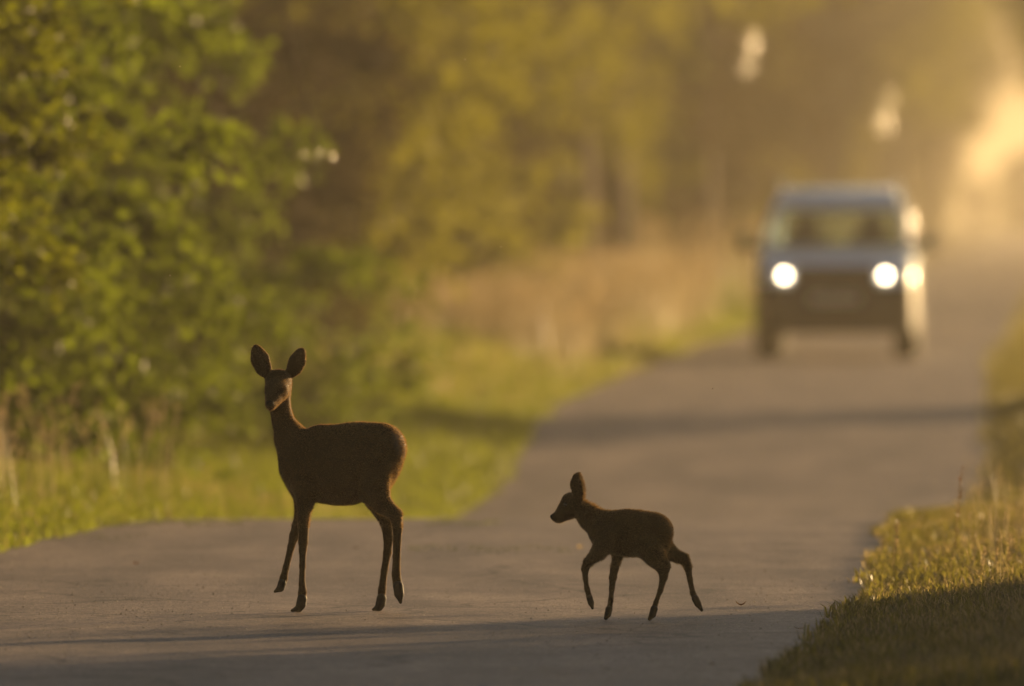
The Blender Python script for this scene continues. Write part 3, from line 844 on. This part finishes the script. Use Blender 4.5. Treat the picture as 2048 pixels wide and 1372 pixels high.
loft([(0.0, section(.66, .36, .74, .08, .10)), (.03, section(.73, .31, .82, .08, .10)), (.10, section(.785, .28, .90, .08, .12)), (.25, section(.815, .27, .99, .06, .14)),
      (.55, section(.825, .27, 1.08, .06, .15)), (.95, section(.83, .27, 1.165, .06, .14)), (1.25, section(.83, .27, 1.18, .06, .10)), (3.2, section(.83, .27, 1.18, .06, .08)),
      (3.95, section(.82, .28, 1.16, .08, .10)), (4.15, section(.78, .32, 1.10, .08, .12)), (4.2, section(.70, .38, .98, .08, .12))]).build('body', M_PAINT, car, smooth=True)
roof = loft([(1.34, section(.61, 1.52, 1.565, .015, .02)), (1.42, section(.625, 1.56, 1.635, .02, .03)), (1.58, section(.64, 1.62, 1.70, .02, .04)), (2.2, section(.65, 1.65, 1.76, .02, .05)), (3.0, section(.64, 1.65, 1.79, .02, .05)),
      (3.8, section(.62, 1.62, 1.76, .02, .05)), (4.0, section(.60, 1.60, 1.68, .02, .04))]).build('roof', M_PAINT, car, smooth=True)
for s in (-1, 1):
    MB().tube([(s * .745, .92, 1.14), (s * .715, 1.08, 1.30), (s * .67, 1.25, 1.47), (s * .62, 1.42, 1.62)], [.042, .04, .04, .045], 10).build('pillar', M_PAINT, car, smooth=True)
    MB().tube([(s * .775, 2.3, 1.08), (s * .70, 2.35, 1.45), (s * .64, 2.4, 1.66)], .04, 8).build('pillar', M_BLACK, car, smooth=True)
    MB().tube([(s * .775, 3.25, 1.08), (s * .70, 3.2, 1.45), (s * .64, 3.15, 1.66)], .04, 8).build('pillar', M_BLACK, car, smooth=True)
    MB().tube([(s * .74, 4.1, 1.06), (s * .69, 4.05, 1.4), (s * .61, 3.9, 1.66)], .06, 8).build('pillar', M_PAINT, car, smooth=True)
    MB().quad((s * .80, 1.0, 1.17), (s * .80, 4.0, 1.17), (s * .645, 3.85, 1.64), (s * .645, 1.50, 1.64), .006 * s).build('side_window', M_GLASS, car)
    MB().tube([(s * .60, 1.62, 1.72), (s * .60, 1.70, 1.80), (s * .61, 2.0, 1.82), (s * .61, 3.5, 1.82), (s * .60, 3.75, 1.74)], .024, 10).build('roof_rail', M_CHROME, car, smooth=True)
    # mirror on its arm
    mr_ = MB().tube([(s * .80, 1.18, 1.12), (s * .90, 1.16, 1.17)], .028, 8).sphere((s * .955, 1.15, 1.20), .105, 14, 10, (.85, .6, .9)).build('mirror', M_BLACK, car, smooth=True)
    MB().sphere((s * .52, .035, .86), .034, 18, 12, (1.0, .6, .95)).build('headlight', M_LAMP, car, smooth=True)
    MB().sphere((s * .66, .085, .83), .07, 12, 8, (.9, .8, .9)).build('headlight_housing', M_BLACK, car, smooth=True)
    MB().tube([(s * .58, .02, .43), (s * .58, .075, .43)], .05, 12).build('fog_lamp', M_BLACK, car)
    for y in (.78, 3.42):
        w = MB().tube([(s * .655, y, .30), (s * .675, y, .30), (s * .81, y, .30), (s * .83, y, .30)], [.27, .305, .305, .27], 28).build('wheel', M_TYRE, car, smooth=False)
        rim = MB().tube([(s * .80, y, .30), (s * .838, y, .30)], [.19, .17], 20).build('rim', M_RIM, w)
        arch = MB().tube([(s * .60, y, .32), (s * .836, y, .32)], .345, 28).build('wheel_arch', M_BLACK, car)
MB().quad((-.70, .965, 1.165), (.70, .965, 1.165), (.60, 1.35, 1.54), (-.60, 1.35, 1.54), .006).build('windscreen', M_GLASS, car)
MB().quad((-.68, 4.12, 1.13), (.68, 4.12, 1.13), (.57, 3.97, 1.62), (-.57, 3.97, 1.62), .006).build('rear_window', M_GLASS, car)
g_ = MB()
for z in (.78, .83, .88): g_.box((0, -.012 + (z - .74) * .48, z), (.74, .02, .010))
grl = g_.build('grille_bar', M_CHROME, car)
MB().quad((-.43, -.008, .74), (.43, -.008, .74), (.41, .085, .935), (-.41, .085, .935), -.05).build('grille', M_BLACK, car)
MB().box((0, .004, .45), (.92, .04, .16)).build('lower_intake', M_BLACK, car, bevel=.02)
MB().tube([(-.74, .05, .31), (-.4, -.005, .30), (.4, -.005, .30), (.74, .05, .31)], .04, 8).build('bumper_lip', M_BLACK, car, smooth=True)
loft([(-.012, section(.64, .34, .745, .06, .05)), (.02, section(.735, .29, .765, .06, .05)), (.10, section(.80, .262, .775, .05, .05)), (.30, section(.832, .255, .775, .04, .05)), (.42, section(.834, .255, .775, .04, .05))]).build('bumper', M_BLACK, car, smooth=True)
MB().box((0, -.03, .62), (.52, .02, .11)).build('number_plate', M_PLATE, car, bevel=.004)
MB().sphere((0, .02, .83), .045, 14, 8, (1, .4, 1)).build('badge', M_CHROME, car, smooth=True)
for x in (-.35, .35):
    st = MB().box((x, 2.0, .95), (.46, .16, .66)); st.box((x, 2.03, 1.38), (.24, .1, .18)); st.box((x, 1.8, .70), (.46, .45, .14))
    st.build('seat', M_SEATS, car, bevel=.03)
MB().box((0, 3.0, .90), (1.2, .16, .56)).build('rear_seat', M_SEATS, car, bevel=.03)
for x in (-.35, .35):
    MB().box((x, 3.02, 1.26), (.22, .08, .14)).build('headrest', M_SEATS, car, bevel=.03)
MB().box((0, 1.25, 1.14), (1.36, .5, .08)).build('dashboard', M_SEATS, car, bevel=.03)
MB().tube([(.34 + .18 * math.cos(a), 1.52 + .05 * math.sin(a), 1.17 + .17 * math.sin(a)) for a in np.linspace(0, 6.28, 17)], .013, 6).build('steering_wheel', M_BLACK, car)
for x in (-.25, .3):
    MB().tube([(x - .25, .93, 1.185), (x + .25, .99, 1.21)], .009, 5).build('wiper', M_BLACK, car)
MB().tube([(0, 3.7, 1.76), (0, 3.8, 1.95)], [.006, .003], 5).build('aerial', M_BLACK, car)
MB().box((0, 1.45, 1.56), (.22, .03, .06)).build('rear_view_mirror', M_BLACK, car, bevel=.01)

# ------------------------------------------------------------------ small things on the lane and the verges
M_DEAD = leaf_mat('dead_leaf', (.10, .055, .025), (.17, .10, .05), (.25, .12, .04), gloss=.08)
M_MOSS = leaf_mat('moss', (.04, .05, .012), (.07, .08, .02), (.12, .15, .03), gloss=.02)
def road_z(x, Y): return float(zr(Y)) + .008
def fallen_leaf(px, py, size, rz, label, curl=.5, mat=None):
    D = CAM_Z * F_PX / (py - 418); p = at(px, py, D)
    n, m = 7, 5; V = []; Fs = []
    for i in range(n):
        t = i / (n - 1); w = math.sin(math.pi * min(max(t, .03), .98)) ** .8 * .32
        for j in range(m):
            v = (j / (m - 1) - .5) * 2
            V.append(((t - .5) * size, v * w * size * .8, size * (curl * (2 * t - 1) ** 2 * .35 + curl * .35 * v * v * w) + .003))
    for i in range(n - 1):
        for j in range(m - 1):
            a = i * m + j; Fs.append((a, a + 1, a + m + 1, a + m))
    o = MB().add(V, Fs).build('fallen_leaf', mat or M_DEAD, smooth=True)
    o.location = (p.x, D, road_z(p.x, D)); o.rotation_euler = (0, 0, rz)
    return tag(o, label, 'leaf')
fallen_leaf(1482, 1217, .045, .3, 'curled brown leaf lying on the lane right of the lifted hind hoof of the fawn', 1.1)
fallen_leaf(1160, 1105, .05, 1.3, 'bright dry leaf glinting on the lane above the head side of the fawn', .9, M_SEED)
fallen_leaf(272, 1136, .035, .9, 'small dark leaf lying on the lane left of the doe', .9)
fallen_leaf(712, 1104, .04, .2, 'small leaf on the lane between the forelegs and hind legs of the doe', .4)
fallen_leaf(1600, 1264, .05, .4, 'dark leaf at the shaded right edge of the lane near the grass bank', .5)
fallen_leaf(1425, 1335, .04, 1.4, 'flat leaf on the shaded lane at the bottom of the photo', .3)
def moss_strip(x0, x1, py, label, n=150, hgt=.007):
    D = CAM_Z * F_PX / (py - 418); a = at(x0, py, D); b = at(x1, py, D)
    g = np.random.default_rng(int(x0)); t = np.clip(g.random(n) ** 1.3 + .04 * g.normal(size=n), -.1, 1.1)
    P_ = np.stack([a.x + (b.x - a.x) * t, D + g.normal(size=n) * .22 + .25 * np.sin(t * 9 + x0), np.full(n, road_z(0, D)) - .002], -1)
    A_ = g.normal(size=(n, 3)) * .6; A_[:, 2] = np.abs(A_[:, 2]) + .4
    o = link('moss_strip', leaf_mesh(P_, A_, hgt * g.uniform(.6, 1.6, n), .5, name='moss_strip'), M_MOSS)
    return tag(o, label, 'moss', kind='stuff')
moss_strip(105, 280, 1081, 'thin line of moss and litter on the lane by the left verge')
moss_strip(820, 915, 1102, 'short dark line of moss on the lane right of the doe')
moss_strip(945, 1148, 1104, 'long dark line of moss ending at the glinting leaf on the lane', 260)
moss_strip(860, 1000, 1018 + 28, 'moss tuft on the crest of the lane behind the doe', 160, .012)
moss_strip(230, 480, 1044, 'litter along the far left corner of the lane', 220, .012)

# loose grit; pale translucent colour stands in for sparkle on its shaded faces
def grit(n, name, size, ur_, Yr_, mat, label):
    g = np.random.default_rng(77)
    Y = g.uniform(*Yr_, n); u = g.uniform(*ur_, n); u = np.clip(u, -eL(Y), eR(Y))
    base = np.stack([xc(Y) + u, Y, zr(Y) + .007], -1)
    s = size * g.uniform(.5, 1.6, (n, 1)) ** 1.5
    oc = np.array([[1, 0, 0], [-.5, .87, 0], [-.5, -.87, 0], [.1, .1, .8]])
    th = g.uniform(0, 6.28, n); cs_, sn = np.cos(th)[:, None], np.sin(th)[:, None]
    V = np.stack([np.stack([oc[i, 0] * cs_[:, 0] - oc[i, 1] * sn[:, 0], oc[i, 0] * sn[:, 0] + oc[i, 1] * cs_[:, 0], np.full(n, oc[i, 2])], -1) for i in range(4)], 1)
    V = V * s[:, :, None] * (1 + g.normal(size=(n, 4, 3)) * .2) + base[:, None]
    b = np.arange(n)[:, None] * 4
    T = np.concatenate([b + [[0, 1, 3]], b + [[1, 2, 3]], b + [[2, 0, 3]]], 0)
    return tag(link(name, np_mesh(name, V.reshape(-1, 3), T), mat), label, 'grit', kind='stuff')
grit(6000, 'road_grit', .0030, (-2.3, 1.7), (37, 57), leaf_mat('sparkle_grit', (.3, .26, .2), (.6, .55, .45), (.85, .75, .55), gloss=.25, rough=.25, tw=.6), 'loose grit scattered over the lane, with sparkle put into its pale colour')

def seed_stalk(px, py_base, D, h, label, col, bushy=1.0, n=70, lean=.05):
    p = at(px, py_base, D); u = p.x - float(xc(D)); z = float(gz(u, D))
    root = empty('seed_stalk', (p.x, D, z))
    tag(root, label, 'plant')
    MB().tube([(0, 0, -.02), (lean * .3, 0, h * .5), (lean, 0, h)], [.003, .0024, .0015], 6).build('stem', M_GRASS_DRY, root)
    g = np.random.default_rng(int(px)); t = g.uniform(.45, 1.02, n)
    P_ = np.stack([lean * t, 0 * t, h * t], -1); A_ = g.normal(size=(n, 3)); A_[:, 2] = np.abs(A_[:, 2]) + .5
    link('seed_head', leaf_mesh(P_, A_, .022 * bushy * g.uniform(.5, 1.3, n), .3), col, root)['kind'] = 'stuff'
    return root
seed_stalk(1787, 1100, 48.5, .21, 'bright seed stalk glinting in the sun at the tip of the right grass bank', M_SEED, 1.0, 60, .02)
seed_stalk(1910, 1100, 49.0, .40, 'tall dark seed stalk rising above the grass bank on the right', M_DEAD, .8, 80, .03)
for i, (px, py, D, h) in enumerate([(1988, 1180, 47.0, .17), (2012, 1190, 46.6, .19), (1960, 1200, 46.0, .15)]):
    o = seed_stalk(px, py, D, h, 'short pale seed stalk among the sunlit grass at the right edge', M_SEED, .8, 40, .02); o['group'] = 'short pale seed stalks on the right bank'

# added leaf clusters over the lane, angled to throw sun glints at the camera
HALF = (SUNV + Vector((0, -1, 0))).normalized()
def sprig(px, py, D, w, h, label, g, n=90, leaf=.024):
    p = at(px, py, D)
    root = empty('glint_sprig', (p.x, D, p.z)); tag(root, label, 'branch')
    P_ = np.stack([g.normal(size=n) * w * .4, g.normal(size=n) * w * .4, g.uniform(-h / 2, h / 2, n)], -1)
    P_[:, 0] += P_[:, 2] * .15
    # leaf faces set midway between sun and camera so they glint
    H_ = np.array(HALF)[None] + g.normal(size=(n, 3)) * .16; H_ /= np.linalg.norm(H_, axis=1, keepdims=True)
    A_ = np.array([[0.1, 0, -1.0]]) + g.normal(size=(n, 3)) * .2; A_ -= (A_ * H_).sum(1, keepdims=True) * H_; A_ /= np.linalg.norm(A_, axis=1, keepdims=True)
    B_ = np.cross(A_, H_); L_ = (leaf * g.uniform(.6, 1.3, n))[:, None]
    V_ = np.stack([P_, P_ + A_ * L_ * .45 + B_ * L_ * .28, P_ + A_ * L_, P_ + A_ * L_ * .45 - B_ * L_ * .28], 1).reshape(-1, 3)
    link('leaf_cluster', np_mesh('leaf_cluster', V_, np.arange(n * 4).reshape(n, 4)), M_GLINT, root)['kind'] = 'stuff'
    # added bough linking the cluster to the left row
    b = MB(); tz = 9.2 - p.z; tx = float(xc(D)) - 5.0 - p.x
    b.tube([(0, 0, h * .2), (-.02, 0, h * .6), (tx * .15, 0, tz * .25), (tx * .45, 0, tz * .4), (tx, 0, tz * .25)], [.004, .008, .015, .03, .05], 6)
    b.build('bough', M_TWIG, root, smooth=True)
    return root
sprig(1502, 105, 118.0, .10, .44, 'larger added leaf cluster angled to glint above the car, upper left of the two', np.random.default_rng(1))
sprig(1774, 222, 128.0, .12, .46, 'fainter added leaf cluster angled to glint just above the roof of the car', np.random.default_rng(2))
sprig(640, 308, 66.0, .09, .10, 'small added leaf cluster angled to glint on the hedge above the doe', np.random.default_rng(3), 6, .022)

# midges in the light
M_WING = leaf_mat('midge_wing', (.5, .45, .35), (.8, .7, .55), (.8, .7, .5), gloss=.3, rough=.2)
for i, (px, py, D) in enumerate([(785, 443, 43.6), (976, 438, 43.2), (1002, 495, 43.9), (1425, 778, 43.3), (958, 747, 43.0), (360, 134, 43.6), (340, 552, 43.8), (1453, 547, 43.1), (1186, 1078, 43.5), (930, 120, 43.2)]):
    p = at(px, py, D)
    m = MB().tube([(-.003, 0, 0), (0, 0, .0006), (.003, 0, 0)], [.0006, .001, .0005], 5)
    root = m.build('midge', M_DEAD); root.location = p; root.rotation_euler = (0, 0, i * 1.1)
    tag(root, 'tiny sunlit midge hovering in the air', 'insect', 'midges flying over the lane')
    for s in (-1, 1):
        MB().add([(0, 0, .0006), (.0025, s * .003, .003), (0, s * .0055, .004), (-.0025, s * .003, .003)], [(0, 1, 2, 3)]).build('wing', M_WING, root)

# ------------------------------------------------------------------ haze
hm, hnt, hout = new_mat('haze_air')
pv = hnt.nodes.new('ShaderNodeVolumePrincipled')
pv.inputs['Color'].default_value = (.95, .87, .70, 1)
pv.inputs['Density'].default_value = 0.0006
pv.inputs['Anisotropy'].default_value = 0.55
hnt.links.new(pv.outputs[0], hout.inputs['Volume'])
hz = MB().box((60, 735, 6.0), (1700, 1570, 15.0)).build('haze', hm)
tag(hz, 'golden haze in the air over the lane and woods', kind='stuff')
